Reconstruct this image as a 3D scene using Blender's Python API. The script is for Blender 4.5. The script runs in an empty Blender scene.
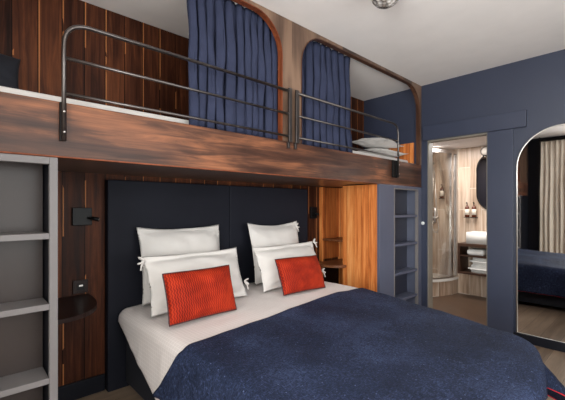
import bpy, bmesh, math, random
from mathutils import Vector, Matrix, noise
random.seed(7)
PI = math.pi
sc = bpy.context.scene
COL = sc.collection

# ------------------------------------------------------------------ dimensions (metres)
H_CEIL = 2.59
XW = 3.83          # right wall
XL = -0.80         # left wall
YB = 2.59          # back wall
YF = -1.30         # front wall (behind the camera)
YP = 1.83          # front plane of the bunk
Z0, Z1 = 1.46, 1.71  # bunk beam

# ------------------------------------------------------------------ materials
def lin(c):
    return tuple(((v/255)/12.92 if v/255 <= 0.04045 else ((v/255+0.055)/1.055)**2.4) for v in c) + (1,)

class NT:
    def __init__(s, name):
        s.m = bpy.data.materials.new(name); s.m.use_nodes = True
        s.n = s.m.node_tree.nodes; s.l = s.m.node_tree.links
        s.b = s.n['Principled BSDF']; s.out = s.n['Material Output']
    def node(s, t, **k):
        n = s.n.new(t)
        for a, v in k.items():
            if a == 'ins':
                for i, x in v.items():
                    n.inputs[i].default_value = x
            else: setattr(n, a, v)
        return n
    def link(s, a, b): s.l.new(a, b)
    def math(s, op, a, b=None, c=None):
        n = s.node('ShaderNodeMath', operation=op)
        for i, x in enumerate((a, b, c)):
            if x is None: continue
            if isinstance(x, (int, float)): n.inputs[i].default_value = x
            else: s.link(x, n.inputs[i])
        return n.outputs[0]
    def pos(s):
        return s.node('ShaderNodeNewGeometry').outputs['Position']
    def mapping(s, vec, scale=(1, 1, 1), rot=(0, 0, 0)):
        n = s.node('ShaderNodeMapping'); s.link(vec, n.inputs[0])
        n.inputs['Scale'].default_value = scale; n.inputs['Rotation'].default_value = rot
        return n.outputs[0]
    def noise(s, vec, scale=5, detail=4, rough=.5, dist=0):
        n = s.node('ShaderNodeTexNoise'); s.link(vec, n.inputs['Vector'])
        n.inputs['Scale'].default_value = scale; n.inputs['Detail'].default_value = detail
        n.inputs['Roughness'].default_value = rough; n.inputs['Distortion'].default_value = dist
        return n.outputs['Fac']
    def ramp(s, fac, stops):
        n = s.node('ShaderNodeValToRGB'); s.link(fac, n.inputs[0])
        e = n.color_ramp.elements
        while len(e) < len(stops): e.new(.5)
        for x, (p, c) in zip(e, stops): x.position = p; x.color = c
        return n.outputs[0]
    def mix(s, fac, a, b, mode='MIX'):
        n = s.node('ShaderNodeMix', data_type='RGBA', blend_type=mode)
        for sock, x in ((n.inputs[0], fac), (n.inputs[6], a), (n.inputs[7], b)):
            if isinstance(x, (int, float, tuple)): sock.default_value = x
            else: s.link(x, sock)
        return n.outputs[2]
    def bump(s, h, strength=.3, dist=.01):
        n = s.node('ShaderNodeBump'); s.link(h, n.inputs['Height'])
        n.inputs['Strength'].default_value = strength; n.inputs['Distance'].default_value = dist
        s.link(n.outputs[0], s.b.inputs['Normal'])

def plain(name, c, rough=.5, metal=0, var=.08, scale=6, bump=0, bscale=200, spec=.5, sheen=0, coat=0):
    t = NT(name); p = t.pos()
    base = lin(c)
    lo = tuple(v*(1-var) for v in base[:3])+(1,); hi = tuple(min(1, v*(1+var)) for v in base[:3])+(1,)
    t.link(t.ramp(t.noise(p, scale), [(.3, lo), (.7, hi)]), t.b.inputs['Base Color'])
    t.b.inputs['Roughness'].default_value = rough; t.b.inputs['Metallic'].default_value = metal
    t.b.inputs['Specular IOR Level'].default_value = spec
    t.b.inputs['Sheen Weight'].default_value = sheen; t.b.inputs['Coat Weight'].default_value = coat
    if bump: t.bump(t.noise(p, bscale, 3), bump, .002)
    return t.m

def wood(name, stops, w_axis='X', l_axis='Z', pw=.12, groove=None, glow=None, rough=.4, grain=1.0, edgew=.03, coat=0, blotch=.35, rvar=.5, spec=.25):
    """plank board wood: stretched grain, one tone per board, edge highlights put into the colour"""
    t = NT(name); p = t.pos()
    sep = t.node('ShaderNodeSeparateXYZ'); t.link(p, sep.inputs[0])
    ax = {'X': 0, 'Y': 1, 'Z': 2}
    wc = t.math('DIVIDE', sep.outputs[ax[w_axis]], pw)
    idx = t.math('FLOOR', wc); fr = t.math('SUBTRACT', wc, idx)
    wn = t.node('ShaderNodeTexWhiteNoise', noise_dimensions='1D'); t.link(idx, wn.inputs['W'])
    sc3 = [26, 26, 26]; sc3[ax[l_axis]] = 1.6
    off = t.node('ShaderNodeCombineXYZ'); t.link(t.math('MULTIPLY', wn.outputs[0], 7.0), off.inputs[ax[l_axis]])
    add = t.node('ShaderNodeVectorMath', operation='ADD'); t.link(p, add.inputs[0]); t.link(off.outputs[0], add.inputs[1])
    g = t.noise(t.mapping(add.outputs[0], sc3), 1.0*grain, 6, .65, .8)
    sb = [3.2, 3.2, 3.2]; sb[ax[l_axis]] = .9
    bl = t.noise(t.mapping(add.outputs[0], sb), 1.5, 3, .5, .6)
    f = t.math('ADD', t.math('MULTIPLY', g, 1-blotch), t.math('MULTIPLY', bl, blotch))
    f = t.math('ADD', f, t.math('MULTIPLY', t.math('SUBTRACT', wn.outputs[0], .5), .16))
    col = t.ramp(f, stops)
    # knots
    if groove is not None:
        d = t.math('MINIMUM', fr, t.math('SUBTRACT', 1.0, fr))
        gm = t.math('LESS_THAN', d, edgew*.45)
        col = t.mix(gm, col, groove)
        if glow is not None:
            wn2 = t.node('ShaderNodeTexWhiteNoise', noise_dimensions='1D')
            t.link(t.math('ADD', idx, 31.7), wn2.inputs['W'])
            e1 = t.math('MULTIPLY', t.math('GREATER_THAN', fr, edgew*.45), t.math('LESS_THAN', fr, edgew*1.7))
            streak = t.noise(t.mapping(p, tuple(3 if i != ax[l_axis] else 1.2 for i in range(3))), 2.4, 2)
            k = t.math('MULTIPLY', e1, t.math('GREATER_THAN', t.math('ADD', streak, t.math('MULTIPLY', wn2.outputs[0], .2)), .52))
            col = t.mix(t.math('MULTIPLY', k, .55), col, glow)  # bright chamfer highlight along the board edge, painted into the colour
        hgt = t.math('SUBTRACT', g, t.math('MULTIPLY', gm, 2.0))
    else: hgt = g
    t.link(col, t.b.inputs['Base Color'])
    rr = t.math('ADD', t.math('MULTIPLY', g, rvar*rough), rough*(1-rvar/2)); t.link(rr, t.b.inputs['Roughness'])
    t.b.inputs['Coat Weight'].default_value = coat; t.b.inputs['Coat Roughness'].default_value = .25
    t.b.inputs['Specular IOR Level'].default_value = spec
    t.bump(hgt, .25, .004)
    return t.m

M = {}
M['ceiling'] = plain('ceiling plaster', (238, 231, 228), .9, var=.02, bump=.05)
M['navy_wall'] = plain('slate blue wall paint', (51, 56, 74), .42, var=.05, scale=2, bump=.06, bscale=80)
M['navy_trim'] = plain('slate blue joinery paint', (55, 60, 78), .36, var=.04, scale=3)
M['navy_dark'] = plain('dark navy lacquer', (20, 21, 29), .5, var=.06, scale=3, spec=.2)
M['headboard'] = plain('charcoal navy upholstery', (28, 29, 37), .6, var=.10, scale=3, bump=.25, bscale=500, spec=.12)
M['base_cloth'] = plain('navy bed base cloth', (18, 20, 30), .85, var=.08, bump=.2, bscale=400)
M['blue_shelf'] = plain('blue grey satin paint', (84, 88, 106), .34, var=.07, scale=3)
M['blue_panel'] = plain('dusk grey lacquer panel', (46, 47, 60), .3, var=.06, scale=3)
M['grey_shelf'] = plain('light grey satin paint', (118, 113, 113), .4, var=.05, scale=3, spec=.2)
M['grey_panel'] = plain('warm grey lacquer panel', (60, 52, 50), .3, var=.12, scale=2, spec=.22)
M['rail'] = plain('dark bronze metal', (96, 90, 88), .3, metal=.9, var=.1, scale=20)
M['black'] = plain('matt black metal', (16, 14, 15), .45, var=.05, spec=.2)
M['chrome'] = plain('brushed chrome', (205, 200, 196), .36, metal=1, var=.03)
M['white_cer'] = plain('white ceramic', (238, 234, 228), .2, var=.01)
M['linen'] = plain('white pillow linen', (208, 202, 198), .85, var=.03, scale=8, bump=.15, bscale=500, sheen=.3)
M['towel'] = plain('white terry towel', (240, 238, 234), .95, var=.02, bump=.6, bscale=350)
M['label'] = plain('cream paper label', (225, 215, 200), .6, var=.02)
M['amber'] = plain('amber bottle plastic', (92, 44, 26), .25, var=.05)
M['curtain'] = plain('navy curtain cloth', (50, 54, 74), .9, var=.12, scale=9, bump=.2, bscale=400, spec=.1)
M['beige_curtain'] = plain('beige curtain cloth', (225, 212, 195), .85, var=.05, scale=9, bump=.2, bscale=400, sheen=.2)
M['jamb'] = plain('pale door lining', (124, 117, 108), .5, var=.03)
M['red_piping'] = plain('red hem piping', (190, 30, 44), .7, var=.05)
M['dark_piping'] = plain('dark red cushion piping', (62, 20, 22), .7, var=.05)
M['white_plastic'] = plain('white plastic', (225, 225, 225), .3, var=.01)
M['copper'] = plain('copper edge highlight', (120, 66, 44), .45, var=.35, scale=14, spec=.2)  # brighter tone standing for the lit beam edge

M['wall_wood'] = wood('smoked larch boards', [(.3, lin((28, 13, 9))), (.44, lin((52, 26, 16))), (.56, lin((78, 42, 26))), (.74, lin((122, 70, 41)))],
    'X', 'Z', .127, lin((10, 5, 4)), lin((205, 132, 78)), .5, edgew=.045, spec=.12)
M['pine_y'] = wood('orange larch boards', [(.3, lin((150, 76, 34))), (.43, lin((196, 110, 54))), (.55, lin((218, 136, 74))), (.7, lin((236, 170, 106)))],
    'Y', 'Z', .085, lin((90, 40, 16)), None, .45, edgew=.03, blotch=.25)
M['pine_x'] = wood('orange larch boards across', [(.3, lin((84, 38, 18))), (.45, lin((160, 84, 40))), (.6, lin((196, 116, 60))), (.8, lin((220, 155, 95)))],
    'X', 'Z', .09, lin((50, 22, 10)), None, .45, edgew=.03)
M['shelf_wood'] = wood('brown shelf wood', [(.3, lin((60, 33, 22))), (.5, lin((112, 70, 46))), (.8, lin((160, 108, 74)))], 'Y', 'X', .3, None, None, .35)
M['beam'] = wood('copper brown beam', [(.35, lin((16, 8, 6))), (.43, lin((40, 22, 16))), (.5, lin((61, 37, 28))), (.57, lin((84, 53, 39))), (.68, lin((142, 90, 62)))],
    'Z', 'X', .6, None, None, .42, grain=.9, coat=.08, blotch=.5, spec=.28)
M['stile'] = wood('bronze brown panel', [(.35, lin((52, 36, 29))), (.5, lin((88, 67, 55))), (.65, lin((128, 101, 83)))],
    'X', 'Z', .6, None, None, .34, grain=.4, coat=.3, blotch=.6)
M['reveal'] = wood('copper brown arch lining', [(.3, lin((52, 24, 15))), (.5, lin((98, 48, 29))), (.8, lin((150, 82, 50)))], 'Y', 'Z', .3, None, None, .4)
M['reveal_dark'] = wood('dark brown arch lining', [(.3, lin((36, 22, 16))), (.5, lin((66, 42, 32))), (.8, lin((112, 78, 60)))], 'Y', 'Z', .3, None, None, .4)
M['deck'] = plain('brown underside board', (92, 74, 66), .32, var=.15, scale=3, coat=.2)
M['floor'] = wood('taupe oak floor', [(.25, lin((92, 76, 64))), (.5, lin((134, 114, 96))), (.8, lin((164, 142, 122)))], 'Y', 'X', .16, lin((60, 48, 40)), None, .38, edgew=.015)
M['bath_floor'] = plain('brown bathroom floor', (84, 64, 50), .35, var=.12, scale=6)
M['vanity'] = wood('walnut vanity boards', [(.3, lin((40, 26, 20))), (.5, lin((66, 45, 35))), (.8, lin((96, 70, 54)))], 'X', 'Y', .5, None, None, .4)
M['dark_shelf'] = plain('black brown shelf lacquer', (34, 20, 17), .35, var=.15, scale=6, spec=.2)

def tile_mat():
    t = NT('beige vertical tiles'); p = t.pos()
    sep = t.node('ShaderNodeSeparateXYZ'); t.link(p, sep.inputs[0])
    a = t.math('DIVIDE', t.math('ADD', sep.outputs[1], t.math('MULTIPLY', sep.outputs[0], 1.0)), .15)
    ia = t.math('FLOOR', a); fa = t.math('SUBTRACT', a, ia)
    c = t.math('ADD', t.math('DIVIDE', sep.outputs[2], .6), t.math('MULTIPLY', t.math('MODULO', ia, 2.0), .5))
    ic = t.math('FLOOR', c); fc = t.math('SUBTRACT', c, ic)
    g = t.math('MAXIMUM', t.math('LESS_THAN', fa, .025), t.math('LESS_THAN', fc, .009))
    wn = t.node('ShaderNodeTexWhiteNoise', noise_dimensions='2D')
    cv = t.node('ShaderNodeCombineXYZ'); t.link(ia, cv.inputs[0]); t.link(ic, cv.inputs[1]); t.link(cv.outputs[0], wn.inputs['Vector'])
    st = t.noise(t.mapping(p, (30, 30, 2)), 1, 4)
    f = t.math('ADD', t.math('MULTIPLY', st, .85), t.math('MULTIPLY', wn.outputs[0], .15))
    col = t.ramp(f, [(.3, lin((146, 120, 100))), (.5, lin((190, 165, 144))), (.7, lin((214, 196, 178)))])
    t.link(t.mix(g, col, lin((226, 216, 202))), t.b.inputs['Base Color'])
    t.b.inputs['Roughness'].default_value = .3
    return t.m
M['tile'] = tile_mat()

def sheet_mat():
    t = NT('white woven sheet'); p = t.pos()
    sep = t.node('ShaderNodeSeparateXYZ'); t.link(p, sep.inputs[0])
    def lines(v, n):
        a = t.math('MULTIPLY', v, n); return t.math('LESS_THAN', t.math('SUBTRACT', a, t.math('FLOOR', a)), .14)
    g = t.math('MAXIMUM', lines(t.math('ADD', sep.outputs[0], sep.outputs[2]), 42), lines(sep.outputs[1], 42))
    t.link(t.mix(g, lin((214, 203, 199)), lin((226, 216, 212))), t.b.inputs['Base Color'])
    t.b.inputs['Roughness'].default_value = .8; t.b.inputs['Sheen Weight'].default_value = .2
    t.bump(t.math('ADD', t.math('MULTIPLY', g, .3), t.noise(p, 14, 4)), .35, .006)
    return t.m
M['sheet'] = sheet_mat()

def blanket_mat():
    t = NT('navy quilted blanket'); p = t.pos()
    weave = t.noise(t.mapping(p, (60, 190, 60), (0, 0, .9)), 1, 3, .7)
    weave2 = t.noise(t.mapping(p, (190, 60, 60), (0, 0, .9)), 1, 3, .7)
    w = t.math('MAXIMUM', weave, weave2)
    big = t.noise(p, 2.2, 5, .6)
    f = t.math('ADD', t.math('MULTIPLY', w, .65), t.math('MULTIPLY', big, .35))
    col = t.ramp(f, [(.42, lin((22, 27, 42))), (.54, lin((38, 46, 70))), (.66, lin((72, 84, 118)))])
    spk = t.node('ShaderNodeTexVoronoi'); t.link(p, spk.inputs['Vector']); spk.inputs['Scale'].default_value = 30
    s = t.math('LESS_THAN', spk.outputs['Distance'], .085)
    t.link(t.mix(t.math('MULTIPLY', s, .6), col, lin((120, 132, 168))), t.b.inputs['Base Color'])
    t.b.inputs['Roughness'].default_value = .7; t.b.inputs['Specular IOR Level'].default_value = .12
    t.bump(f, 1.0, .02)
    return t.m
M['blanket'] = blanket_mat()

def red_mat():
    t = NT('rust red corduroy'); tc = t.node('ShaderNodeTexCoord').outputs['Object']
    sep = t.node('ShaderNodeSeparateXYZ'); t.link(tc, sep.inputs[0])
    zz = t.math('MULTIPLY', t.math('ABSOLUTE', t.math('SUBTRACT', t.math('FRACT', t.math('MULTIPLY', sep.outputs[1], 40)), .5)), .9)
    a = t.math('FRACT', t.math('ADD', t.math('MULTIPLY', sep.outputs[0], 72), zz))
    rib = t.math('ABSOLUTE', t.math('SUBTRACT', a, .5))
    n = t.noise(tc, 9, 4)
    f = t.math('ADD', t.math('MULTIPLY', rib, .7), t.math('MULTIPLY', n, .6))
    t.link(t.ramp(f, [(.25, lin((88, 16, 8))), (.5, lin((146, 34, 15))), (.75, lin((184, 58, 27)))]), t.b.inputs['Base Color'])
    t.b.inputs['Roughness'].default_value = .75; t.b.inputs['Sheen Weight'].default_value = .05
    t.b.inputs['Specular IOR Level'].default_value = .15
    t.b.inputs['Sheen Tint'].default_value = lin((255, 140, 100))
    t.bump(rib, .6, .004)
    return t.m
M['red'] = red_mat()

def glass_mat(name, tint=(.96, .98, .97, 1), refl=.08):
    t = NT(name); t.n.remove(t.b)
    tr = t.node('ShaderNodeBsdfTransparent'); tr.inputs[0].default_value = tint
    gl = t.node('ShaderNodeBsdfGlossy'); gl.inputs['Roughness'].default_value = .03
    lw = t.node('ShaderNodeLayerWeight'); lw.inputs[0].default_value = .25
    mx = t.node('ShaderNodeMixShader')
    t.link(t.math('ADD', t.math('MULTIPLY', lw.outputs['Fresnel'], .5), refl*.4), mx.inputs[0])
    t.link(tr.outputs[0], mx.inputs[1]); t.link(gl.outputs[0], mx.inputs[2]); t.link(mx.outputs[0], t.out.inputs[0])
    return t.m
M['glass'] = glass_mat('clear glass'); M['shower_glass'] = glass_mat('shower glass', (.95, .94, .92, 1), .03)
def mirror_mat(name, c):
    t = NT(name); t.b.inputs['Base Color'].default_value = c; t.b.inputs['Metallic'].default_value = 1; t.b.inputs['Roughness'].default_value = .02
    return t.m
M['mirror'] = mirror_mat('silver mirror', (.76, .76, .76, 1)); M['bath_mirror'] = mirror_mat('dim mirror', (.5, .42, .36, 1))
def lampglass():
    t = NT('facetted lamp glass'); p = t.pos()
    v = t.node('ShaderNodeTexVoronoi', feature='F1'); t.link(p, v.inputs['Vector']); v.inputs['Scale'].default_value = 38
    t.link(t.ramp(v.outputs['Distance'], [(.1, lin((235, 230, 226))), (.5, lin((176, 168, 162))), (.75, lin((90, 84, 80)))]), t.b.inputs['Base Color'])
    t.b.inputs['Roughness'].default_value = .12; t.b.inputs['Metallic'].default_value = .35
    t.bump(v.outputs['Distance'], .9, .01); return t.m
M['lampglass'] = lampglass()
def emis(name, c, s):
    t = NT(name); t.b.inputs['Base Color'].default_value = c; t.b.inputs['Emission Color'].default_value = c; t.b.inputs['Emission Strength'].default_value = s
    return t.m
M['bulb'] = emis('warm lit lamp', (.5, .45, .4, 1), .12)

# ------------------------------------------------------------------ mesh helpers
def bm_new(): return bmesh.new()
def bx(bm, x0, x1, y0, y1, z0, z1, bev=0):
    r = bmesh.ops.create_cube(bm, size=1)
    vs = r['verts']
    for v in vs:
        v.co = Vector(((x0+x1)/2+v.co.x*(x1-x0), (y0+y1)/2+v.co.y*(y1-y0), (z0+z1)/2+v.co.z*(z1-z0)))
    if bev:
        es = list({e for v in vs for e in v.link_edges})
        bmesh.ops.bevel(bm, geom=es, offset=bev, segments=2, profile=.5, affect='EDGES')
    return bm
def tube(bm, pts, r, seg=10, closed=False):
    pts = [Vector(p) for p in pts]; n = len(pts); rings = []
    prev = None
    for i, p in enumerate(pts):
        if closed: d = pts[(i+1) % n]-pts[i-1]
        else: d = pts[min(i+1, n-1)]-pts[max(i-1, 0)]
        d.normalize()
        if prev is None:
            a = d.orthogonal().normalized()
        else:
            a = (prev-d*prev.dot(d)); a = a.normalized() if a.length > 1e-6 else d.orthogonal().normalized()
        prev = a; b = d.cross(a)
        rr = r[i] if isinstance(r, (list, tuple)) else r
        rings.append([bm.verts.new(p+(a*math.cos(2*PI*k/seg)+b*math.sin(2*PI*k/seg))*rr) for k in range(seg)])
    m = n if closed else n-1
    for i in range(m):
        A, B = rings[i], rings[(i+1) % n]
        for k in range(seg):
            bm.faces.new((A[k], A[(k+1) % seg], B[(k+1) % seg], B[k]))
    if not closed:
        bm.faces.new(rings[0][::-1]); bm.faces.new(rings[-1])
    return bm
def lathe(bm, prof, c=(0, 0, 0), seg=24, mat=None):
    rings = []
    for r, z in prof:
        rings.append([bm.verts.new(Vector((r*math.cos(2*PI*k/seg), r*math.sin(2*PI*k/seg), z))) for k in range(seg)])
    for A, B in zip(rings, rings[1:]):
        for k in range(seg): bm.faces.new((A[k], A[(k+1) % seg], B[(k+1) % seg], B[k]))
    bm.faces.new(rings[0][::-1]); bm.faces.new(rings[-1])
    for ring in rings:
        for v in ring:
            if mat: v.co = mat @ v.co
            v.co += Vector(c)
    return bm
def prism(bm, outline, axis, a0, a1):
    """outline: list of 2-D points; axis 'X','Y','Z' = extrusion axis"""
    def P(p, a):
        if axis == 'Z': return (p[0], p[1], a)
        if axis == 'Y': return (p[0], a, p[1])
        return (a, p[0], p[1])
    A = [bm.verts.new(P(p, a0)) for p in outline]; B = [bm.verts.new(P(p, a1)) for p in outline]
    n = len(outline)
    fs = [bm.faces.new(A[::-1]), bm.faces.new(B)]
    for i in range(n): bm.faces.new((A[i], A[(i+1) % n], B[(i+1) % n], B[i]))
    return bm
def obj(name, bm, mat, parent=None, smooth=False, loc=None):
    bmesh.ops.recalc_face_normals(bm, faces=bm.faces)
    me = bpy.data.meshes.new(name)
    base = Vector(parent_world(parent)) if parent else Vector(loc or (0, 0, 0))
    if base.length: bmesh.ops.translate(bm, verts=bm.verts, vec=-base)
    bm.to_mesh(me); bm.free()
    me.materials.append(mat)
    if smooth:
        for p in me.polygons: p.use_smooth = True
    o = bpy.data.objects.new(name, me); COL.objects.link(o)
    if parent: o.parent = parent
    elif loc: o.location = loc
    return o
def parent_world(p):
    v = Vector((0, 0, 0))
    while p: v += p.location; p = p.parent
    return v
def smooth_by_angle(o, a=40):
    me = o.data
    for p in me.polygons: p.use_smooth = True
    bm = bmesh.new(); bm.from_mesh(me)
    for e in bm.edges:
        if len(e.link_faces) == 2 and e.calc_face_angle(0) > math.radians(a): e.smooth = False
    bm.to_mesh(me); bm.free()
    return o
def thing(name, label, cat, loc=(0, 0, 0), group=None):
    o = bpy.data.objects.new(name, None); COL.objects.link(o); o.location = loc
    o.empty_display_size = .05
    return tag(o, label, cat, group)
def tag(o, label, cat, group=None, kind=None):
    o['label'] = label; o['category'] = cat
    if group: o['group'] = group
    if kind: o['kind'] = kind
    return o
def struct(name, bm, mat, parent=None, label=None):
    o = obj(name, bm, mat, parent)
    if not parent: o['kind'] = 'structure'
    if label: o['label'] = label
    return o

# ------------------------------------------------------------------ room shell
T = .10
struct('floor', bx(bm_new(), XL-T, XW+T, YF-T, YB+T, -.05, 0), M['floor'], label='taupe wooden floor of the bedroom')
struct('ceiling', bx(bm_new(), XL-T, XW+T, YF-T, YB+T, H_CEIL, H_CEIL+.05), M['ceiling'], label='off-white plaster ceiling')
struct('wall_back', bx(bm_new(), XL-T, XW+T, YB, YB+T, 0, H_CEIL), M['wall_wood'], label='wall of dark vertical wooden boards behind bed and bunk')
DY0, DY1, DZ = 1.161, 1.764, 1.97
b = bm_new()
bx(b, XW, XW+T, YF, DY0, 0, H_CEIL); bx(b, XW, XW+T, DY0, DY1, DZ, H_CEIL); bx(b, XW, XW+T, DY1, YB, 0, H_CEIL)
struct('wall_right', b, M['navy_wall'], label='slate blue wall with the bathroom doorway and arched mirror')
# left wall with window
WY0, WY1, WZ0, WZ1 = -.95, 1.1, .35, 2.35
b = bm_new()
bx(b, XL-T, XL, YF, WY0, 0, H_CEIL); bx(b, XL-T, XL, WY1, YB, 0, H_CEIL)
bx(b, XL-T, XL, WY0, WY1, 0, WZ0); bx(b, XL-T, XL, WY0, WY1, WZ1, H_CEIL)
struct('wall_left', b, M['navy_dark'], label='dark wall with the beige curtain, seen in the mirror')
# front wall with an unseen window opening, added for light
FX0, FX1, FZ0, FZ1 = -.3, 2.5, .4, 2.35
b = bm_new()
bx(b, XL-T, FX0, YF-T, YF, 0, H_CEIL); bx(b, FX1, XW+T, YF-T, YF, 0, H_CEIL)
bx(b, FX0, FX1, YF-T, YF, 0, FZ0); bx(b, FX0, FX1, YF-T, YF, FZ1, H_CEIL)
struct('wall_front', b, M['ceiling'], label='wall behind the viewer')
def window(name, axis, a0, a1, z0, z1, p0, p1, n):
    b = bm_new(); w = .05
    def B(s0, s1, t0, t1, d0=p0, d1=p1):
        if axis == 'Y': bx(b, d0, d1, s0, s1, t0, t1)
        else: bx(b, s0, s1, d0, d1, t0, t1)
    B(a0, a1, z0, z0+w); B(a0, a1, z1-w, z1); B(a0, a0+w, z0+w, z1-w); B(a1-w, a1, z0+w, z1-w)
    for i in range(1, n):
        m = a0+(a1-a0)*i/n; B(m-.025, m+.025, z0+w, z1-w)
    f = struct(name, b, M['jamb'])
    g = bm_new(); pm = (p0+p1)/2
    if axis == 'Y': bx(g, pm-.003, pm+.003, a0+w, a1-w, z0+w, z1-w)
    else: bx(g, a0+w, a1-w, pm-.003, pm+.003, z0+w, z1-w)
    obj('pane', g, M['glass'], f)
window('window_1', 'Y', WY0, WY1, WZ0, WZ1, XL-.08, XL-.02, 2)
window('window_added', 'X', FX0, FX1, FZ0, FZ1, YF-.08, YF-.02, 3)  # unseen window behind the camera, added to let light in

# baseboards
struct('baseboard_right', bx(bm_new(), XW-.018, XW, YF, DY0-.215, 0, .075, .003), M['navy_dark'])
struct('baseboard_back', bx(bm_new(), .345, .755, YB-.02, YB, 0, .11, .003), M['navy_dark'])
# header box over the doorway, casing right of it, door lining
struct('trim_1', bx(bm_new(), XW-.035, XW, .84, 1.80, DZ, 2.124, .004), M['navy_trim'], label='blue box pelmet above the bathroom doorway')
b = bm_new(); bx(b, XW-.022, XW, .945, DY0, 0, DZ-.001, .003)
struct('trim_2', b, M['navy_trim'], label='blue upright casing between doorway and arched mirror')
b = bm_new(); bx(b, XW+.002, XW+T-.002, DY1-.014, DY1, 0, DZ-.014); bx(b, XW+.002, XW+T-.002, DY0, DY0+.014, 0, DZ-.014); bx(b, XW+.002, XW+T-.002, DY0, DY1, DZ-.014, DZ)
struct('trim_3', b, M['jamb'], label='pale lining of the bathroom doorway')
struct('trim_4', bx(bm_new(), XW-.012, XW, YP+.05, YB, Z1+.02, 2.117), M['navy_trim'], label='blue lower wall panel inside the bunk')

# ------------------------------------------------------------------ bathroom shell
BX, BY0, BY1, BZ = 5.35, .55, 2.92, 2.08
struct('floor_bathroom', bx(bm_new(), XW+T, BX, BY0, BY1, -.05, 0), M['bath_floor'])
struct('ceiling_bathroom', bx(bm_new(), XW+T, BX+T, BY0-T, BY1+T, BZ, BZ+.05), M['ceiling'])
struct('wall_bathroom_back', bx(bm_new(), BX, BX+T, BY0-T, BY1+T, 0, BZ), M['tile'])
struct('wall_bathroom_left', bx(bm_new(), XW+T, BX, BY1, BY1+T, 0, BZ), M['tile'])
struct('wall_bathroom_right', bx(bm_new(), XW+T, BX, BY0-T, BY0, 0, BZ), M['tile'])

# ------------------------------------------------------------------ bunk: beam, deck, arched panel
bunk = thing('bunk_bed', 'full width built-in upper bunk in copper brown wood with two arched openings', 'bunk bed', ((XL+XW)/2, YP, Z0))
XR = XW-.004
b = bx(bm_new(), XL+.002, XR, YP, YP+.035, Z0, Z1, .006)
obj('front_beam', b, M['beam'], bunk)
obj('beam_edge_highlight', tube(bm_new(), [(XL+.002, YP+.003, Z0+.0045), (XR, YP+.003, Z0+.0045)], .0045, 8), M['copper'], bunk, True)  # lit lower edge of the beam, put in as a brighter strip
obj('deck', bx(bm_new(), XL+.002, XR, YP+.036, YB-.002, Z0+.006, Z0+.06), M['deck'], bunk)
# arched panel
Y0, Y1 = YP+.001, YP+.036
TOP = 2.562; R = .25
def arch_outline(x0, x1, z0, z1, r, n=12):
    pts = [(x0, z0), (x1, z0)]
    for i in range(n+1):
        a = PI/2*i/n; pts.append((x1-r+r*math.cos(a), z1-r+r*math.sin(a)))
    for i in range(n+1):
        a = PI/2+PI/2*i/n; pts.append((x0+r+r*math.cos(a), z1-r+r*math.sin(a)))
    return pts
openings = [(-.18, 1.706), (1.895, 3.785)]
def arch_panel(bm, x0, x1, z0, z1, ops, ya, yb):
    # panel with openings cut to the bottom edge: columns of quads between opening curve and panel top
    xs = {x0, x1}
    for (a, c) in ops:
        for i in range(17):
            t = PI/2*i/16
            xs.add(a+R-R*math.cos(t)); xs.add(c-R+R*math.cos(t))
    xs = sorted(xs)
    def low(x, side):
        for (a, c) in ops:
            if a-1e-6 <= x <= c+1e-6:
                if side == 'L' and abs(x-a) < 1e-6: return z0   # approaching from left
                if side == 'R' and abs(x-c) < 1e-6: return z0
                if x < a+R: return TOP-R+math.sqrt(max(0, R*R-(a+R-x)**2))
                if x > c-R: return TOP-R+math.sqrt(max(0, R*R-(x-c+R)**2))
                return TOP
        return z0
    for xa, xb in zip(xs, xs[1:]):
        if xb-xa < 1e-7: continue
        la, lb = low(xa, 'R'), low(xb, 'L')
        co = [(xa, la), (xb, lb), (xb, z1), (xa, z1)]
        A = [bm.verts.new((x, ya, z)) for x, z in co]; B = [bm.verts.new((x, yb, z)) for x, z in co]
        bm.faces.new(A); bm.faces.new(B[::-1])
        for i in (0,) + ((1,) if xb == x1 else ()) + ((3,) if xa == x0 else ()) + (2,):
            j = (i+1) % 4; bm.faces.new((A[i], B[i], B[j], A[j]))
    bmesh.ops.remove_doubles(bm, verts=bm.verts, dist=1e-5)
b = bm_new(); arch_panel(b, XL+.002, XR, Z1+.0005, H_CEIL-.002, openings, Y0, Y1)
panel = obj('arched_panel', b, M['stile'], bunk)
for (a, c) in openings:
    b = bm_new(); out = arch_outline(a, c, Z1, TOP, R); inn = arch_outline(a+.007, c-.007, Z1, TOP-.007, R-.007)
    A = out[1:] + [out[0]]; I = inn[1:] + [inn[0]]
    ring = []
    for (p, q) in zip(A, I):
        ring.append([b.verts.new((p[0], Y0-.004, p[1])), b.verts.new((q[0], Y0-.004, q[1])), b.verts.new((q[0], Y1+.004, q[1])), b.verts.new((p[0], Y1+.004, p[1]))])
    for r0, r1 in zip(ring, ring[1:]):
        for k in range(4): b.faces.new((r0[k], r0[(k+1) % 4], r1[(k+1) % 4], r1[k]))
    b.faces.new(ring[0]); b.faces.new(ring[-1][::-1])
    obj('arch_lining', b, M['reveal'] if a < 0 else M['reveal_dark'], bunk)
obj('wooden_end_panel', bx(bm_new(), XW-.032, XW-.013, YP+.08, YB-.03, Z1+.02, 1.965, .003), M['pine_y'], bunk)

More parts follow.
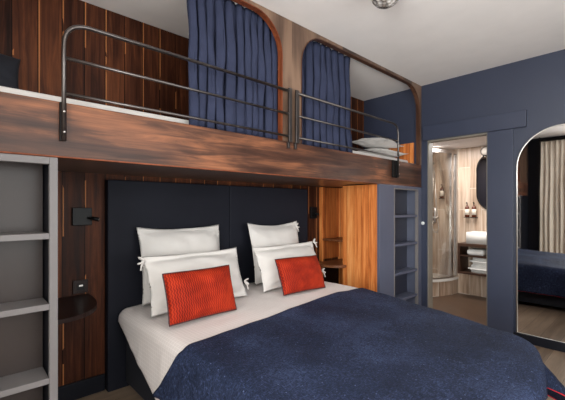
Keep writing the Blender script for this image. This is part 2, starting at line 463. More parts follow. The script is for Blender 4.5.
# guard rails
def fil(pts, r, n=8):
    out = [Vector(pts[0])]
    for a, b_, c in zip(pts, pts[1:], pts[2:]):
        a, b_, c = Vector(a), Vector(b_), Vector(c)
        u = (a-b_).normalized(); w = (c-b_).normalized()
        for i in range(n+1):
            t = i/n; p0 = b_+u*r; p1 = b_+w*r
            out.append((1-t)**2*p0+2*t*(1-t)*b_+t*t*p1)
    out.append(Vector(pts[-1])); return out
YR = YP-.028
def guard(name, xa, xb, round_left, label):
    g = thing(name, label, 'guard rail', ((xa+xb)/2, YR, 1.6), 'black metal guard rails of the upper bunk')
    zt, zm, zl = 2.063, 1.90, 1.742
    low_ = 1.535
    xo, xi = (xa, xb) if round_left else (xb, xa)
    s = 1 if round_left else -1
    tp = fil([(xo, YR, low_), (xo, YR, zt), (xi, YR, zt)], .11)
    obj('top_tube', tube(bm_new(), tp, .0095, 10), M['rail'], g, True)
    for z in (zm, zl):
        obj('rail_bar', tube(bm_new(), [(xo, YR, z), (xi, YR, z)], .0075, 10), M['rail'], g, True)
    obj('end_post', bx(bm_new(), xi-.016, xi+.016, YR-.008, YR+.008, 1.70, zt+.022, .003), M['rail'], g)
    obj('mounting_plate', bx(bm_new(), xo-.013, xo+.013, YR+.009, YP-.0006, low_, Z1-.005, .002), M['black'], g)
    for z in (1.57, 1.66):
        obj('bolt', lathe(bm_new(), [(.005, 0), (.005, .004), (.002, .006)], (xo, YR-.009, z), 10, Matrix.Rotation(PI/2, 4, 'X')), M['chrome'], g)
    obj('post_clamp', bx(bm_new(), xi-.010, xi+.010, YR+.009, YP-.001, 1.66, Z1-.004, .002), M['rail'], g)
guard('guard_rail', .36, 1.755, True, 'black metal guard rail in front of the left arch, curving down at its left end')
guard('guard_rail', 1.825, 3.265, False, 'black metal guard rail in front of the right arch, curving down at its right end')
tag(obj('rail_bracket', bx(bm_new(), 3.185, 3.242, YP-.016, YP-.0006, 1.535, Z1-.004, .002), M['black'], None, loc=None), 'dark square bracket on the beam face beside the right end of the guard rail', 'bracket')

# ------------------------------------------------------------------ soft goods helpers
def curtain(name, axis, a0, a1, plane, z0, z1, folds, amp, mat, label, seed, pinch=.6, sway=.02, cat='curtain'):
    rnd = random.Random(seed); nx = folds*14; nz = 26
    ph = [rnd.uniform(-.9, .9) for _ in range(folds+2)]; am = [rnd.uniform(.55, 1.15) for _ in range(folds+2)]
    b = bm_new(); G = []
    for j in range(nz+1):
        t = j/nz; z = z1+(z0-z1)*t; row = []
        for i in range(nx+1):
            s = i/nx; k = s*folds; ki = int(min(k, folds-1e-6)); fr = k-ki
            w = am[ki]*(1-fr)+am[ki+1]*fr; p = ph[ki]*(1-fr)+ph[ki+1]*fr
            open_ = .45+.55*min(1, t*3)
            d = amp*w*open_*(1-2*abs(math.sin(PI*k+p*t*.6))**.8)+amp*.35*(1-min(1, t*8))*math.sin(2*PI*k*2+p)
            d += .55*amp*noise.noise(Vector((k*1.7, t*3.5, seed)))
            d = max(-.047, min(.042, d))
            a = a0+(a1-a0)*(s+.10/folds*0+.022*math.sin(9*s+seed)*math.sin(PI*s)) + sway*math.sin(3*t+seed)*(s-.5)+amp*.42*math.cos(2*PI*k*2+p)*open_+.022*noise.noise(Vector((k*.9, t*2.2, seed+9)))*min(1, t*2)
            if axis == 'Y': d *= 1.0
            hem = .008*math.sin(2*PI*k*.5+seed) if j == nz else 0
            co = (a, plane+d, z+hem) if axis == 'X' else (plane+d, a, z+hem)
            row.append(b.verts.new(co))
        G.append(row)
    for j in range(nz):
        for i in range(nx): b.faces.new((G[j][i], G[j][i+1], G[j+1][i+1], G[j+1][i]))
    base = ((a0+a1)/2, plane, z0) if axis == 'X' else (plane, (a0+a1)/2, z0)
    o = obj(name, b, mat, None, True, loc=base)
    m = o.modifiers.new('thick', 'SOLIDIFY'); m.thickness = .003; m.offset = 0
    return tag(o, label, cat)
CY = YP+.088
c1 = curtain('curtain', 'X', 1.015, 1.745, CY, 1.717, 2.578, 11, .034, M['curtain'], 'wide navy blue pleated curtain hanging in the left arch of the bunk', 3)
c2 = curtain('curtain', 'X', 1.845, 2.63, CY, 1.717, 2.578, 9, .034, M['curtain'], 'narrower navy blue pleated curtain hanging in the right arch of the bunk', 11)
c1['group'] = c2['group'] = 'navy bunk curtains'
for (xa, xb, lab) in ((-.15, 1.77, 'slim ceiling track carrying the left navy curtain'), (1.83, 3.76, 'slim white ceiling track carrying the right navy curtain')):
    tag(obj('curtain_track', bx(bm_new(), xa, xb, CY-.008, CY+.008, 2.5795, H_CEIL-.001, .001), M['white_plastic'], None, loc=((xa+xb)/2, CY, 2.568)), lab, 'curtain track', 'bunk curtain tracks')
curtain('curtain', 'Y', .75, 1.60, XL+.10, .02, 2.50, 11, .03, M['beige_curtain'], 'long beige pleated curtain reflected in the arched mirror', 5)
b = tube(bm_new(), [(XL+.10, -1.15, 2.52), (XL+.10, 1.65, 2.52)], .012)
t_ = thing('curtain_rod', 'dark rod on the ceiling carrying the beige curtain', 'curtain rod', (XL+.10, .3, 2.52))
obj('rod', b, M['black'], t_, True)
for y in (-1.1, 1.62): obj('rod_bracket', bx(bm_new(), XL+.09, XL+.11, y-.01, y+.01, 2.53, H_CEIL-.001), M['black'], t_)

def pillow(name, W, Hh, thick, pos, lean, yaw, mat, label, cat, seed, flange=0, piping=None, group=None, roll=0, pinch=.06, crush=0, ties=()):
    """pillow in its own XY plane (X width, Y height), then stood up: lean = angle from vertical"""
    n = 30; m_ = 24; b = bm_new()
    def S(u, v, side):
        fu = W/2-flange; fv = Hh/2-flange
        # pinch of the outline: mid-edges draw in, corners stick out
        pu = 1-pinch*(1-v*v)*abs(u)**3; pv = 1-pinch*(1-u*u)*abs(v)**3
        x = u*W/2*pu; y = v*Hh/2*pv
        a = min(1, abs(x)/fu) if fu else 1; c = min(1, abs(y)/fv)
        prof = max(0, (1-a**2.6))**.55*max(0, (1-c**2.6))**.55
        nz = noise.noise(Vector((u*2.2+seed, v*2.2, side*3+seed)))*.16+noise.noise(Vector((u*5+seed, v*5, side*5)))*.06
        z = side*thick/2*prof*(1+nz)
        # radiating wrinkles from the corners
        cr = (abs(u)*abs(v))**1.5
        z += side*.010*math.sin(18*(abs(u)-abs(v))+seed)*cr*(1 if prof > 0 else 0)*(flange > 0)
        z += side*(.010 if flange else .004)*noise.noise(Vector((u*3+v*4+seed, (u-v)*1.2, seed)))*min(1, prof*2)
        z += .010*math.sin(3*u+seed)*(1-prof)+.006*math.sin(9*v+5*u+seed)*(1-prof)*(flange > 0)
        y -= crush*max(0, v)*(1-u*u)*Hh
        return Vector((x, y, z))
    G = {}
    for side in (1, -1):
        for i in range(n+1):
            for j in range(m_+1):
                edge = i in (0, n) or j in (0, m_)
                if edge and side == -1: G[(side, i, j)] = G[(1, i, j)]; continue
                u = -1+2*i/n; v = -1+2*j/m_
                # denser sampling near the rim
                u = math.sin(u*PI/2)*.35+u*.65; v = math.sin(v*PI/2)*.35+v*.65
                p = S(u, v, side)
                if edge: p.z = .010*math.sin(3*u+seed)
                elif flange and p.z*side < .004: p.z += side*.0025
                G[(side, i, j)] = b.verts.new(p)
        for i in range(n):
            for j in range(m_):
                q = [G[(side, i, j)], G[(side, i+1, j)], G[(side, i+1, j+1)], G[(side, i, j+1)]]
                b.faces.new(q if side == 1 else q[::-1])
    Rm = Matrix.Rotation(yaw, 4, 'Z') @ Matrix.Rotation(PI/2-lean, 4, 'X') @ Matrix.Rotation(roll, 4, 'Z')
    o = obj(name, b, mat, None, True)
    o.matrix_world = Matrix.Translation(pos) @ Rm
    tag(o, label, cat, group)
    for (u, v) in ties:
        c = S(u, v, 1); c.z = .012
        out = Vector((u, v*.3, 0)).normalized()
        up = Vector((-out.y, out.x, 0)); b = bm_new()
        loop = lambda sg: [c+out*.004+(out*(.034*math.sin(a)**2)+up*sg*.020*math.sin(a))+Vector((0, 0, .008*math.sin(2*a))) for a in [PI*i/10 for i in range(11)]]
        for sg in (1, -1):
            tube(b, loop(sg), .0055, 6)
            tube(b, [c, c+out*.02-up*sg*.012-Vector((0, .015, 0)), c+out*.026-up*sg*.02-Vector((0, .04, .004))], .005, 6)
        to = obj('tie', b, mat, None, True); to.parent = o
    if piping:
        pts = []
        for k in range(96):
            q = k/96*4; s = int(q); f = q-s
            u, v = [(-1+2*f, -1), (1, -1+2*f), (1-2*f, 1), (-1, 1-2*f)][s]
            p = S(u, v, 1); p.z = .010*math.sin(3*u+seed); pts.append(p)
        po = obj('piping', tube(bm_new(), pts, .0045, 6, True), piping, None, True); po.parent = o
    return o

# ------------------------------------------------------------------ upper bunk bedding
def soft_box(name, x0, x1, y0, y1, z0, z1, r, mat, label, cat, group=None):
    b = bx(bm_new(), x0, x1, y0, y1, z0, z1)
    bmesh.ops.bevel(b, geom=b.edges[:], offset=r, segments=4, profile=.5, affect='EDGES')
    return tag(obj(name, b, mat, None, True, loc=((x0+x1)/2, (y0+y1)/2, z0)), label, cat, group)
soft_box('mattress', XL+.02, 1.79, YP+.135, YB-.01, Z0+.062, 1.772, .02, M['linen'], 'white mattress on the left half of the upper bunk', 'mattress', 'upper bunk mattresses')
soft_box('mattress', 1.80, XW-.036, YP+.135, YB-.01, Z0+.062, 1.772, .02, M['linen'], 'white mattress on the right half of the upper bunk', 'mattress', 'upper bunk mattresses')
pillow('pillow', .52, .50, .10, Vector((3.51, 2.20, 1.835)), PI/2-.02, -.1, M['linen'], 'lower white pillow of the pair lying at the right end of the upper bunk', 'pillow', 4, flange=.03)
pillow('pillow', .50, .46, .10, Vector((3.50, 2.20, 1.955)), PI/2-.06, .12, M['linen'], 'upper white pillow of the pair lying at the right end of the upper bunk', 'pillow', 9, flange=.03)
pillow('cushion', .50, .30, .16, Vector((.03, 2.40, 1.925)), .28, 0, M['base_cloth'], 'dark navy cushion leaning on the board wall at the left end of upper bunk', 'cushion', 2)

# ------------------------------------------------------------------ bed
BL, BR, BF, BH = .82, 2.56, .34, 2.49     # left, right, foot, head
def ztop(y): return .557-.045*max(0, 1.75-y)
def tape(p):
    """the loosely made bed is a little narrower towards the foot"""
    p.x -= .17*max(0, 1.75-p.y)/1.4*max(0, (p.x-BL)/(BR-BL))
    k = max(0, (p.x-1.55)/.85); p.y += .16*k*k*max(0, 1-max(0, p.y-BF)/.9); return p
bed = thing('bed', 'wide double bed with navy base and white mattress against the charcoal headboard', 'bed', ((BL+BR)/2, 1.45, 0))
obj('bed_base', bx(bm_new(), BL+.04, BR-.17, BF+.12, BH, .05, .405, .012), M['base_cloth'], bed)
b = bx(bm_new(), BL+.02, BR-.02, BF+.08, BH, .407, .52)
for v in b.verts:
    if v.co.z > .45: v.co.z = ztop(v.co.y)-.03
    tape(v.co)
bmesh.ops.bevel(b, geom=b.edges[:], offset=.03, segments=5, profile=.5, affect='EDGES')
obj('mattress', b, M['linen'], bed, True)
for x in (BL+.12, BR-.25):
    for y in (BF+.15, BH-.12): obj('leg', bx(bm_new(), x-.03, x+.03, y-.03, y+.03, 0, .05), M['black'], bed)
hb = thing('headboard', 'tall charcoal upholstered headboard of two panels behind the double bed', 'headboard', (1.735, YB-.035, 0))
obj('headboard_panel', bx(bm_new(), .758, 1.732, YB-.07, YB-.001, 0, 1.425, .008), M['headboard'], hb)
obj('headboard_panel', bx(bm_new(), 1.736, 2.712, YB-.07, YB-.001, 0, 1.425, .008), M['headboard'], hb)

def drape(name, L, Rr, head, foot, off, mat, label, cat, nx=110, ny=110, rc=.13, rb=.055, fold=.012, seed=0, head_edge=None, thick=.008, corner=0):
    """cloth over the mattress. L(y)/Rr(y) overhang lengths at left/right, foot(x) overhang at the foot, head: y of the edge"""
    cx0, cx1, cy0 = BL+rc, BR-rc, BF+rc
    def place(s, t):
        # s,t are cloth coordinates on the unrolled plane
        qx = min(max(s, cx0), cx1); qy = max(t, cy0)
        dx, dy = s-qx, t-qy; D = math.hypot(dx, dy)
        flat = rc-rb; zt = ztop(max(t, BF))+off
        zt += .006*noise.noise(Vector((s*3, t*3, seed)))+.003*noise.noise(Vector((s*9, t*9, seed+4)))
        cr = min(1, min(s-BL, BR-s)/.35) if BL < s < BR else 0
        zt -= .012*(1-max(0, cr))
        if D < 1e-9: return Vector((s, t, zt))
        nx_, ny_ = dx/D, dy/D
        R_ = rb+off
        if D <= flat: h, dr = D, 0
        elif D <= flat+R_*PI/2:
            a = (D-flat)/R_; h = flat+R_*math.sin(a); dr = R_*(1-math.cos(a))
        else:
            e = D-flat-R_*PI/2; dr = R_+e; ang = math.atan2(ny_, nx_)
            fl = .05+corner*(max(0, -2*nx_*ny_) if nx_ > 0 else 0)
            h = flat+R_+fl*e
            along = (s if abs(ny_) > abs(nx_) else t)+ang*.5
            h += fold*min(1, e/.12)*(math.sin(17*along+seed)+.6*math.sin(41*along+seed*2))
            h = max(h, flat+R_+fl*e)
        return Vector((qx+nx_*h, qy+ny_*h, zt-dr))
    b = bm_new(); G = []
    for j in range(ny+1):
        t01 = j/ny; row = []
        for i in range(nx+1):
            s01 = i/nx
            # interpolate extents
            ymid = BF-foot(1.60)+(head-BF+foot(1.60))*t01
            s0 = BL-L(ymid); s1 = BR+Rr(ymid)
            s = s0+(s1-s0)*s01
            hd = head_edge(s) if head_edge else head
            f = BF-foot(min(max(s, BL), BR))
            t = f+(hd-f)*t01
            p = place(s, t)
            if p.z < .012: p.z = .012
            tape(p)
            row.append(b.verts.new(p))
        G.append(row)
    for j in range(ny):
        for i in range(nx): b.faces.new((G[j][i], G[j][i+1], G[j+1][i+1], G[j+1][i]))
    hem = [G[j][0].co.copy() for j in range(ny, -1, -2)]+[G[0][i].co.copy() for i in range(0, nx+1, 2)]+[G[j][nx].co.copy() for j in range(0, ny+1, 2)]
    hem = [p for i, p in enumerate(hem) if i == 0 or (p-hem[i-1]).length > 1e-4]
    headl = [G[ny][i].co.copy() for i in range(0, nx+1, 1)]
    o = obj(name, b, mat, None, True, loc=((BL+BR)/2, head, .5))
    m = o.modifiers.new('thick', 'SOLIDIFY'); m.thickness = thick; m.offset = 1
    m.use_rim = True
    return tag(o, label, cat), hem, headl
# white sheet, left hem falls diagonally
sh, hem, _ = drape('sheet', lambda y: .05+max(0, 2.47-y)*.44 if y < 2.47 else .05, lambda y: .16, BH-.005, lambda x: -.75, 0, M['sheet'],
    'white grid-woven sheet across the head half of the double bed', 'sheet', seed=1, ny=90, fold=.004)
bl, hem, headl = drape('blanket', lambda y: .30, lambda y: .30, 1.66,
    lambda x: .005+.20*max(0, (x-1.65)/.9), .013, M['blanket'],
    'navy blue quilted blanket with red hem spread over the foot of the bed', 'blanket', seed=6,
    head_edge=lambda s: 1.60+.13*min(1, max(0, (s-.82)/1.7))+.02*math.sin(4*s)+max(0, .82-s)*.75, thick=.007, corner=1.15)
pp = obj('hem_piping', tube(bm_new(), hem, .0042, 6), M['red_piping'], bl, True)
ph_ = obj('seam', tube(bm_new(), [p+Vector((0, 0, .004)) for p in headl], .0035, 6), M['navy_dark'], bl, True)

zs = .565
def stand(name, W, Hh, th, xb, yb, lean, yaw, mat, label, cat, seed, **k):
    # xb,yb bottom centre
    c = Vector((xb, yb, zs+.018)) + Matrix.Rotation(yaw, 3, 'Z') @ Vector((0, math.sin(lean)*Hh/2, math.cos(lean)*Hh/2+.0))
    return pillow(name, W, Hh, th, c, lean, yaw, mat, label, cat, seed, **k)
PG = 'white pillows on the double bed'
stand('pillow', .66, .53, .17, 1.255, 2.35, .20, -.02, M['linen'], 'white pillow leaning on the headboard, rear one of the left pile', 'pillow', 1.3, ties=[(1, .1)], flange=.035, group=PG, crush=.02)
stand('pillow', .64, .53, .17, 2.175, 2.35, .20, .05, M['linen'], 'white pillow leaning on the headboard, rear one of the right pile', 'pillow', 5.1, ties=[(.93, .8)], flange=.035, group=PG, crush=.03)
stand('pillow', .75, .375, .19, 1.24, 2.09, .36, .04, M['linen'], 'wide white pillow directly behind the left red cushion', 'pillow', 2.2, ties=[(1, -.45), (-1, .8)], flange=.04, group=PG, crush=.015)
stand('pillow', .75, .365, .19, 2.135, 2.11, .38, .04, M['linen'], 'wide white pillow directly behind the right red cushion', 'pillow', 7.7, ties=[(1, -.6), (.97, .9)], flange=.04, group=PG, crush=.015)
RG = 'rust red corduroy cushions'
stand('cushion', .46, .287, .13, 1.105, 1.86, .30, .02, M['red'], 'rust red corduroy cushion in front of the left white pillows', 'cushion', 3.3, piping=M['dark_piping'], group=RG, roll=0, pinch=.03)
stand('cushion', .46, .275, .13, 2.03, 1.90, .40, -.02, M['red'], 'rust red corduroy cushion in front of the right white pillows', 'cushion', 8.4, piping=M['dark_piping'], group=RG, pinch=.03, roll=-.02)

# ------------------------------------------------------------------ left ladder shelf unit
lu = thing('shelf_unit', 'light grey open shelf ladder at the left edge under the bunk', 'shelf unit', (-.2, YP, 0))
LX1 = .343
obj('frame_post', bx(bm_new(), .311, LX1, YP, YP+.03, 0, Z0-.001, .002), M['grey_shelf'], lu)
obj('frame_post', bx(bm_new(), -.25, -.218, YP, YP+.03, 0, Z0-.001, .002), M['grey_shelf'], lu)
obj('top_rail', bx(bm_new(), -.218, .311, YP, YP+.03, 1.428, Z0-.001, .002), M['grey_shelf'], lu)
obj('back_panel', bx(bm_new(), -.25, .311, YP+.16, YP+.18, 0, Z0-.001), M['grey_panel'], lu)
obj('side_panel', bx(bm_new(), .317, LX1-.001, YP+.0305, YB-.022, 0, Z0-.001), M['navy_dark'], lu)
obj('side_panel', bx(bm_new(), -.25, -.222, YP+.0305, YB-.022, 0, Z0-.001), M['navy_dark'], lu)
for z in (1.125, .815, .49, .17):
    obj('shelf', bx(bm_new(), -.218, .311, YP+.002, YP+.159, z-.026, z, .002), M['grey_shelf'], lu)
obj('front_panel', bx(bm_new(), XL+.002, -.252, YP, YP+.03, 0, Z0-.001), M['navy_dark'], lu)
# curved bedside shelf + sockets + lamps
def quarter_shelf(name, x0, x1, y0, y1, z0, z1, mat, label, flip=False, parent=None):
    pts = [(x0, y1)]
    n = 16
    for i in range(n+1):
        a = PI/2*i/n
        x = x0+(x1-x0)*math.cos(a)**.7; y = y1-(y1-y0)*math.sin(a)**.8
        pts.append((x, y))
    if flip: pts = [(2*x0-p[0], p[1]) for p in pts]
    b = prism(bm_new(), pts, 'Z', z0, z1)
    o = obj(name, b, mat, parent, False, loc=None if parent else (x0, y1, z0))
    if label: tag(o, label, 'shelf')
    return o
quarter_shelf('bedside_shelf', LX1, .66, 2.08, YB-.001, .645, .668, M['dark_shelf'], 'dark rounded bedside shelf on the board wall left of the bed')
def sconce(x, z, w, h, label, side, off=.6, L=1):
    s = thing('reading_lamp', label, 'reading lamp', (x, YB, z), 'black bedside reading lamps')
    obj('wall_plate', bx(bm_new(), x-w/2, x+w/2, YB-.024, YB-.0005, z-h/2, z+h/2, .003), M['black'], s)
    xx = x+side*w/2*off
    obj('arm', tube(bm_new(), [(xx, YB-.024, z-.01), (xx, YB-.055, z-.01), (xx+side*.02, YB-.07, z-.015)], .006, 8), M['black'], s, True)
    hd = obj('lamp_head', tube(bm_new(), [(xx+side*.005, YB-.07, z-.008), (xx+side*.045*L, YB-.085, z-.02)], [.011, .014], 12), M['black'], s, True)
    obj('lens', tube(bm_new(), [(xx+side*.0455*L, YB-.0852, z-.0202), (xx+side*.0475*L, YB-.086, z-.0208)], .010, 12), M['chrome'], hd, True)
sconce(.618, 1.178, .115, .115, 'black square reading lamp on the boards left of the headboard', 1)
sconce(2.86, 1.178, .095, .125, 'black square reading lamp on the boards right of the headboard', 1, -.5, .7)
so = thing('socket_plate', 'dark double socket plate on the boards above the left bedside shelf', 'socket', (.61, YB, .72))
obj('plate', bx(bm_new(), .565, .655, YB-.012, YB-.0005, .68, .765, .003), M['dark_shelf'], so)
obj('socket_insert', bx(bm_new(), .588, .632, YB-.015, YB-.0122, .70, .742, .002), M['black'], so)
obj('switch_mark', bx(bm_new(), .600, .622, YB-.0165, YB-.0152, .724, .734), M['chrome'], so)

# ------------------------------------------------------------------ right unit
ru = thing('shelf_unit', 'blue shelf ladder with orange wooden side and bedside niche, right of bed', 'shelf unit', (3.4, YP, 0))
RX = 2.97; ZT = Z0-.001
b = bm_new(); bx(b, RX+.001, 3.232, YP, YP+.03, 0, ZT, .002)
obj('wide_front_post', b, M['blue_shelf'], ru)
obj('frame_post', bx(bm_new(), 3.745, XR, YP, YP+.03, 0, ZT, .002), M['blue_shelf'], ru)
obj('top_rail', bx(bm_new(), 3.232, 3.745, YP, YP+.03, 1.432, ZT, .002), M['blue_shelf'], ru)
b = bm_new(); bx(b, 3.2325, 3.244, YP-.004, YP+.03, 0, 1.43); bx(b, 3.734, 3.7445, YP-.004, YP+.03, 0, 1.43); bx(b, 3.2445, 3.7335, YP-.004, YP+.03, 1.42, 1.431)
obj('opening_edge', b, M['grey_shelf'], ru)
obj('back_panel', bx(bm_new(), 3.232, 3.745, YP+.13, YP+.15, 0, ZT), M['blue_panel'], ru)
obj('inner_side', bx(bm_new(), 3.7455, 3.765, YP+.031, YP+.149, 0, ZT), M['blue_shelf'], ru)
for z in (1.155, .86, .565, .29):
    obj('shelf', bx(bm_new(), 3.2445, 3.7335, YP+.002, YP+.129, z-.024, z, .002), M['blue_shelf'], ru)
NY0, NY1 = 2.268, 2.545
obj('plank_side', bx(bm_new(), RX, RX+.02, YP+.031, NY0, 0, ZT, .002), M['pine_y'], ru)
obj('niche_edge', bx(bm_new(), RX, RX+.02, NY1, YB-.001, 0, ZT, .002), M['pine_y'], ru)
obj('niche_end', bx(bm_new(), 3.30, 3.32, NY0, YB-.001, 0, ZT), M['pine_y'], ru)
obj('niche_lining', bx(bm_new(), RX+.021, 3.30, YB-.015, YB-.001, .66, ZT), M['pine_x'], ru)
obj('niche_lining', bx(bm_new(), RX+.021, 3.30, NY0-.012, NY0, 0, ZT), M['pine_x'], ru)
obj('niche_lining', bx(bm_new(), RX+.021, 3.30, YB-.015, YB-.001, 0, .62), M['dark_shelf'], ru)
obj('niche_shelf', bx(bm_new(), RX+.002, 3.30, NY0, NY1-.001, .875, .893, .002), M['shelf_wood'], ru)
obj('niche_shelf', bx(bm_new(), RX+.002, 3.30, NY0, NY1-.001, .618, .643, .002), M['shelf_wood'], ru)
quarter_shelf('rounded_shelf', RX-.001, RX+.17, NY0-.05, NY1+.03, .618, .643, M['shelf_wood'], None, flip=True, parent=ru)

# ------------------------------------------------------------------ right wall things
tag(obj('round_knob', lathe(bm_new(), [(.012, 0), (.018, .006), (.019, .014), (.014, .02), (.004, .022)], (XW, 1.812, 1.06), 16, Matrix.Rotation(-PI/2, 4, 'Y')), M['white_plastic'], None, True, loc=(XW, 1.812, 1.06)),
    'small round white knob on the blue wall left of the bathroom doorway', 'knob')  # plain round knob standing out from the wall
mir = thing('arched_mirror', 'tall arched wall mirror with thin pale metal frame right of the bathroom doorway', 'mirror', (XW, .575, .085))
MY0, MY1, MZ0, MZ1 = .235, .915, .085, 1.945
def pill(y0, y1, z0, z1, n=24, both=False):
    r = (y1-y0)/2; c = (y0+y1)/2; pts = []
    if both:
        for i in range(n+1):
            a = PI+PI*i/n; pts.append((c+r*math.cos(a), z0+r+r*math.sin(a)))
    else: pts += [(y0, z0), (y1, z0)]
    for i in range(n+1):
        a = PI*i/n; pts.append((c+r*math.cos(a), z1-r+r*math.sin(a)))
    return pts
obj('mirror_glass', prism(bm_new(), pill(MY0, MY1, MZ0, MZ1), 'X', XW-.018, XW-.004), M['mirror'], mir)
fp = [(XW-.016, p[0], p[1]) for p in pill(MY0, MY1, MZ0, MZ1)]
obj('mirror_frame', tube(bm_new(), fp, .0075, 8, True), M['chrome'], mir, True)

# ------------------------------------------------------------------ ceiling lamp
lm = thing('ceiling_lamp', 'round facetted glass ceiling lamp over the bed', 'ceiling lamp', (1.90, 1.13, H_CEIL))
obj('lamp_base', lathe(bm_new(), [(.06, -.03), (.065, -.001)], (1.90, 1.13, H_CEIL), 24), M['chrome'], lm, True)
pr = [(.005, -.150)]+[(.088*math.sin(a), -.075-.075*math.cos(a)) for a in [i*PI/16 for i in range(1, 13)]]+[(.06, -.031)]
obj('glass_shade', lathe(bm_new(), pr, (1.90, 1.13, H_CEIL), 24), M['lampglass'], lm, False)

# ------------------------------------------------------------------ bathroom things
SC = (BX-.003, BY1-.003); SR = .9
def arc(r, a0, a1, n=20): return [(SC[0]-r*math.sin(a0+(a1-a0)*i/n), SC[1]-r*math.cos(a0+(a1-a0)*i/n)) for i in range(n+1)]
shw = thing('shower_cabin', 'quadrant shower cabin with curved glass and pale base in the bathroom', 'shower', (5.0, 2.4, 0))
obj('shower_tray', prism(bm_new(), [(SC[0], SC[1])]+arc(SR, 0, PI/2), 'Z', 0, .20), M['tile'], shw)
obj('tray_rim', prism(bm_new(), [(SC[0], SC[1])]+arc(SR+.012, 0, PI/2), 'Z', .2005, .235), M['white_cer'], shw)
def curved(bm, r0, r1, a0, a1, z0, z1, n=20):
    pts = arc(r1, a0, a1, n)+arc(r0, a0, a1, n)[::-1]; return prism(bm, pts, 'Z', z0, z1)
obj('top_rail', curved(bm_new(), SR-.03, SR+.005, 0, PI/2, 2.0, 2.045), M['chrome'], shw)
obj('bottom_rail', curved(bm_new(), SR-.03, SR+.005, 0, PI/2, .236, .26), M['chrome'], shw)
obj('curved_glass', curved(bm_new(), SR-.016, SR-.010, .06, PI/2-.05, .262, 1.998), M['shower_glass'], shw, True)
obj('wall_profile', curved(bm_new(), SR-.035, SR+.004, .0, .055, .262, 1.998, 4), M['chrome'], shw, False)
obj('door_profile', curved(bm_new(), SR-.028, SR+.002, .16, .20, .262, 1.998, 3), M['chrome'], shw, False)
obj('door_profile', curved(bm_new(), SR-.028, SR+.002, .60, .64, .262, 1.998, 3), M['chrome'], shw, False)
ha = .56; hx, hy = SC[0]-(SR+.03)*math.sin(ha), SC[1]-(SR+.03)*math.cos(ha)
hx2, hy2 = SC[0]-(SR-.008)*math.sin(ha), SC[1]-(SR-.008)*math.cos(ha)
obj('door_handle', tube(bm_new(), [(hx2, hy2, 1.02), (hx, hy, 1.03), (hx, hy, 1.22), (hx2, hy2, 1.23)], .009, 8), M['chrome'], shw, True)
obj('drain', lathe(bm_new(), [(.06, 0), (.06, .01)], (4.98, 2.5, .2355), 20), M['black'], shw)
ss = thing('shower_set', 'chrome hand shower with bar, mixer and looping hose on the tiles', 'shower set', (BX, 2.33, 1.5))
obj('riser_bar', tube(bm_new(), [(BX-.04, 2.36, 1.15), (BX-.04, 2.36, 1.92)], .009, 8), M['chrome'], ss, True)
obj('shower_head', tube(bm_new(), [(BX-.04, 2.36, 1.86), (BX-.11, 2.36, 1.90), (BX-.14, 2.355, 1.86)], [.012, .015, .045], 14), M['chrome'], ss, True)
obj('hose', tube(bm_new(), fil([(BX-.045, 2.34, 1.84), (BX-.06, 2.30, 1.2), (BX-.05, 2.26, .86), (BX-.05, 2.37, .86), (BX-.04, 2.36, 1.06)], .09, 6), .007, 8), M['chrome'], ss, True)
obj('mixer', tube(bm_new(), [(BX-.05, 2.28, 1.08), (BX-.05, 2.44, 1.08)], .022, 12), M['chrome'], ss, True)
for y in (2.30, 2.42): obj('mixer_mount', tube(bm_new(), [(BX-.05, y, 1.08), (BX-.001, y, 1.08)], .012, 10), M['chrome'], ss, True)
for z in (1.17, 1.90): obj('bar_mount', tube(bm_new(), [(BX-.04, 2.36, z), (BX-.001, 2.36, z)], .008, 8), M['chrome'], ss, True)
def soap(y, z, label, x=BX-.042):
    s = thing('soap_bottle', label, 'soap bottle', (x, y, z), 'amber soap bottles on the bathroom tiles')
    obj('bottle', lathe(bm_new(), [(.026, 0), (.029, .006), (.029, .125), (.022, .145), (.012, .152), (.012, .165)], (x, y, z), 18), M['amber'], s, True)
    obj('label', lathe(bm_new(), [(.0296, .03), (.0296, .11)], (x, y, z), 18), M['label'], s, True)
    obj('pump', tube(bm_new(), [(x, y, z+.165), (x, y, z+.20), (x-.02, y, z+.203), (x-.035, y, z+.195)], .006, 8), M['black'], s, True)
    obj('wall_bracket', bx(bm_new(), x-.034, BX-.0005, y-.034, y+.034, z-.008, z-.0005), M['black'], s)
soap(1.875, 1.10, 'left amber soap bottle with cream label beside the bathroom mirror')
soap(1.785, 1.10, 'right amber soap bottle with cream label, nearest the bathroom mirror')
soap(2.225, 1.37, 'amber soap bottle with cream label on the tiles inside the shower')
bmz = thing('bathroom_mirror', 'dark framed mirror with rounded corners above the basin', 'mirror', (BX, 1.53, 1.6))
obj('mirror_glass', prism(bm_new(), pill(1.30, 1.755, 1.19, 1.985, both=True), 'X', BX-.02, BX-.004), M['bath_mirror'], bmz)
obj('mirror_frame', tube(bm_new(), [(BX-.02, p[0], p[1]) for p in pill(1.30, 1.755, 1.19, 1.985, both=True)], .009, 8, True), M['black'], bmz, True)
van = thing('vanity_shelf', 'walnut wall shelf unit under the basin, open at the front', 'vanity', (5.2, 1.6, .34))
VX, VY0, VY1 = 5.03, 1.15, 1.90
obj('counter', bx(bm_new(), VX, BX-.001, VY0, VY1, .71, .75, .003), M['vanity'], van)
obj('middle_shelf', bx(bm_new(), VX+.01, BX-.001, VY0+.03, VY1-.03, .575, .595), M['vanity'], van)
obj('bottom_shelf', bx(bm_new(), VX, BX-.001, VY0, VY1, .34, .365, .003), M['vanity'], van)
for y in (VY0, VY1-.028): obj('side_board', bx(bm_new(), VX, BX-.001, y, y+.028, .3655, .7095), M['vanity'], van)
bs = thing('wash_basin', 'white rectangular countertop basin on the walnut shelf', 'basin', (5.2, 1.55, .75))
b = bm_new(); X0, X1, Ya, Yb_, Za, Zb = VX+.02, BX-.02, 1.36, 1.80, .7505, .905
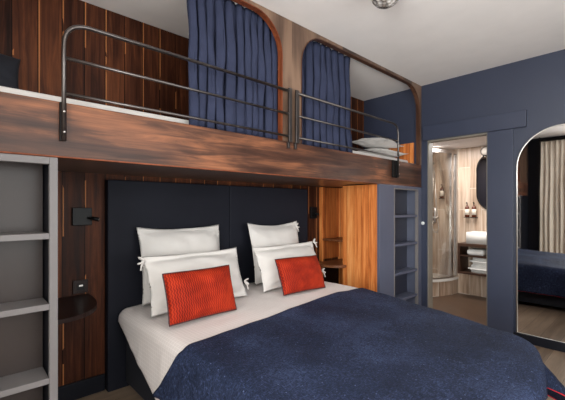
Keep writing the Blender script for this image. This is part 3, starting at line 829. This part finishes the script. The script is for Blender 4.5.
o4 = [(X0, Ya), (X1, Ya), (X1, Yb_), (X0, Yb_)]; i4 = [(X0+.018, Ya+.018), (X1-.018, Ya+.018), (X1-.018, Yb_-.018), (X0+.018, Yb_-.018)]
ob = [b.verts.new((x, y, Za)) for x, y in o4]; ot = [b.verts.new((x, y, Zb)) for x, y in o4]
it = [b.verts.new((x, y, Zb)) for x, y in i4]; ib = [b.verts.new((x, y, Za+.03)) for x, y in i4]
b.faces.new(ob[::-1]); b.faces.new(ib)
for i in range(4):
    j = (i+1) % 4
    b.faces.new((ob[i], ob[j], ot[j], ot[i])); b.faces.new((ot[i], ot[j], it[j], it[i])); b.faces.new((it[i], it[j], ib[j], ib[i]))
bmesh.ops.bevel(b, geom=b.edges[:], offset=.006, segments=2, affect='EDGES')
obj('bowl', b, M['white_cer'], bs, True)
obj('tap', tube(bm_new(), fil([(BX-.03, 1.58, .9055), (BX-.03, 1.58, 1.05), (BX-.14, 1.58, 1.04), (BX-.15, 1.58, 1.01)], .03), .011, 8), M['chrome'], bs, True)
soft_box('folded_towel', VX+.03, VX+.24, 1.58, 1.80, .5955, .675, .034, M['towel'], 'small folded white towel on the middle shelf of the vanity', 'towel', 'white bathroom towels')
t2 = thing('folded_towel', 'thick pile of folded white towel on the bottom vanity shelf', 'towel', (5.15, 1.62, .3655), 'white bathroom towels')
for k in range(2):
    b = bx(bm_new(), VX+.02, VX+.25, 1.42, 1.79-.02*k, .3655+.099*k, .3655+.099*k+.0985)
    bmesh.ops.bevel(b, geom=b.edges[:], offset=.042, segments=4, affect='EDGES'); obj('towel_fold', b, M['towel'], t2, True)
wl = thing('wall_lamp', 'small round lamp with dark rim at the bathroom ceiling', 'lamp', (BX-.10, 1.62, 2.0))
MR = Matrix.Rotation(PI/2, 4, 'Y')
obj('lamp_rim', lathe(bm_new(), [(.062, -.02), (.066, .0), (.062, .02)], (BX-.06, 1.63, 1.995), 24, MR), M['black'], wl, True)
obj('lamp_globe', lathe(bm_new(), [(.02, -.052), (.045, -.04), (.055, -.021)], (BX-.06, 1.63, 1.995), 24, MR), M['bulb'], wl, True)
obj('lamp_mount', tube(bm_new(), [(BX-.039, 1.63, 1.995), (BX-.001, 1.63, 1.995)], .02, 12), M['black'], wl)

# ------------------------------------------------------------------ light
def area(name, loc, rot, sx, sy, power, color):
    l = bpy.data.lights.new(name, 'AREA'); l.shape = 'RECTANGLE'; l.size = sx; l.size_y = sy; l.energy = power; l.color = color
    o = bpy.data.objects.new(name, l); COL.objects.link(o); o.location = loc; o.rotation_euler = rot
    return o
area('daylight_left_window', (XL-.16, (WY0+WY1)/2, 1.35), (0, -PI/2, 0), 1.95, 2.0, 112, (1, .975, .955))
area('front_fill_light', ((FX0+FX1)/2, YF-.16, 1.4), (PI/2, 0, 0), 2.75, 1.9, 38, (1, .975, .96))  # added fill for the fronts that face the camera
area('bathroom_fill_light', (4.62, 1.75, BZ-.01), (0, 0, 0), .7, .9, 15, (1, .96, .92))  # unseen ceiling fill, added to brighten the bathroom
w = bpy.data.worlds.new('sky'); sc.world = w; w.use_nodes = True
bg = w.node_tree.nodes['Background']; bg.inputs[0].default_value = (.85, .92, 1, 1); bg.inputs[1].default_value = 1.0

# ------------------------------------------------------------------ camera
cam = bpy.data.cameras.new('camera'); co = bpy.data.objects.new('camera', cam); COL.objects.link(co)
cam.sensor_width = 36; cam.lens = 354/565*36; cam.shift_y = 7/565; cam.clip_start = .02
co.location = (0, 0, 1.24); co.rotation_euler = (PI/2, 0, math.radians(-43))
sc.camera = co
vs = sc.view_settings; vs.view_transform = 'Standard'; vs.look = 'None'; vs.gamma = 1; vs.use_curve_mapping = False
vs.exposure = 0.95
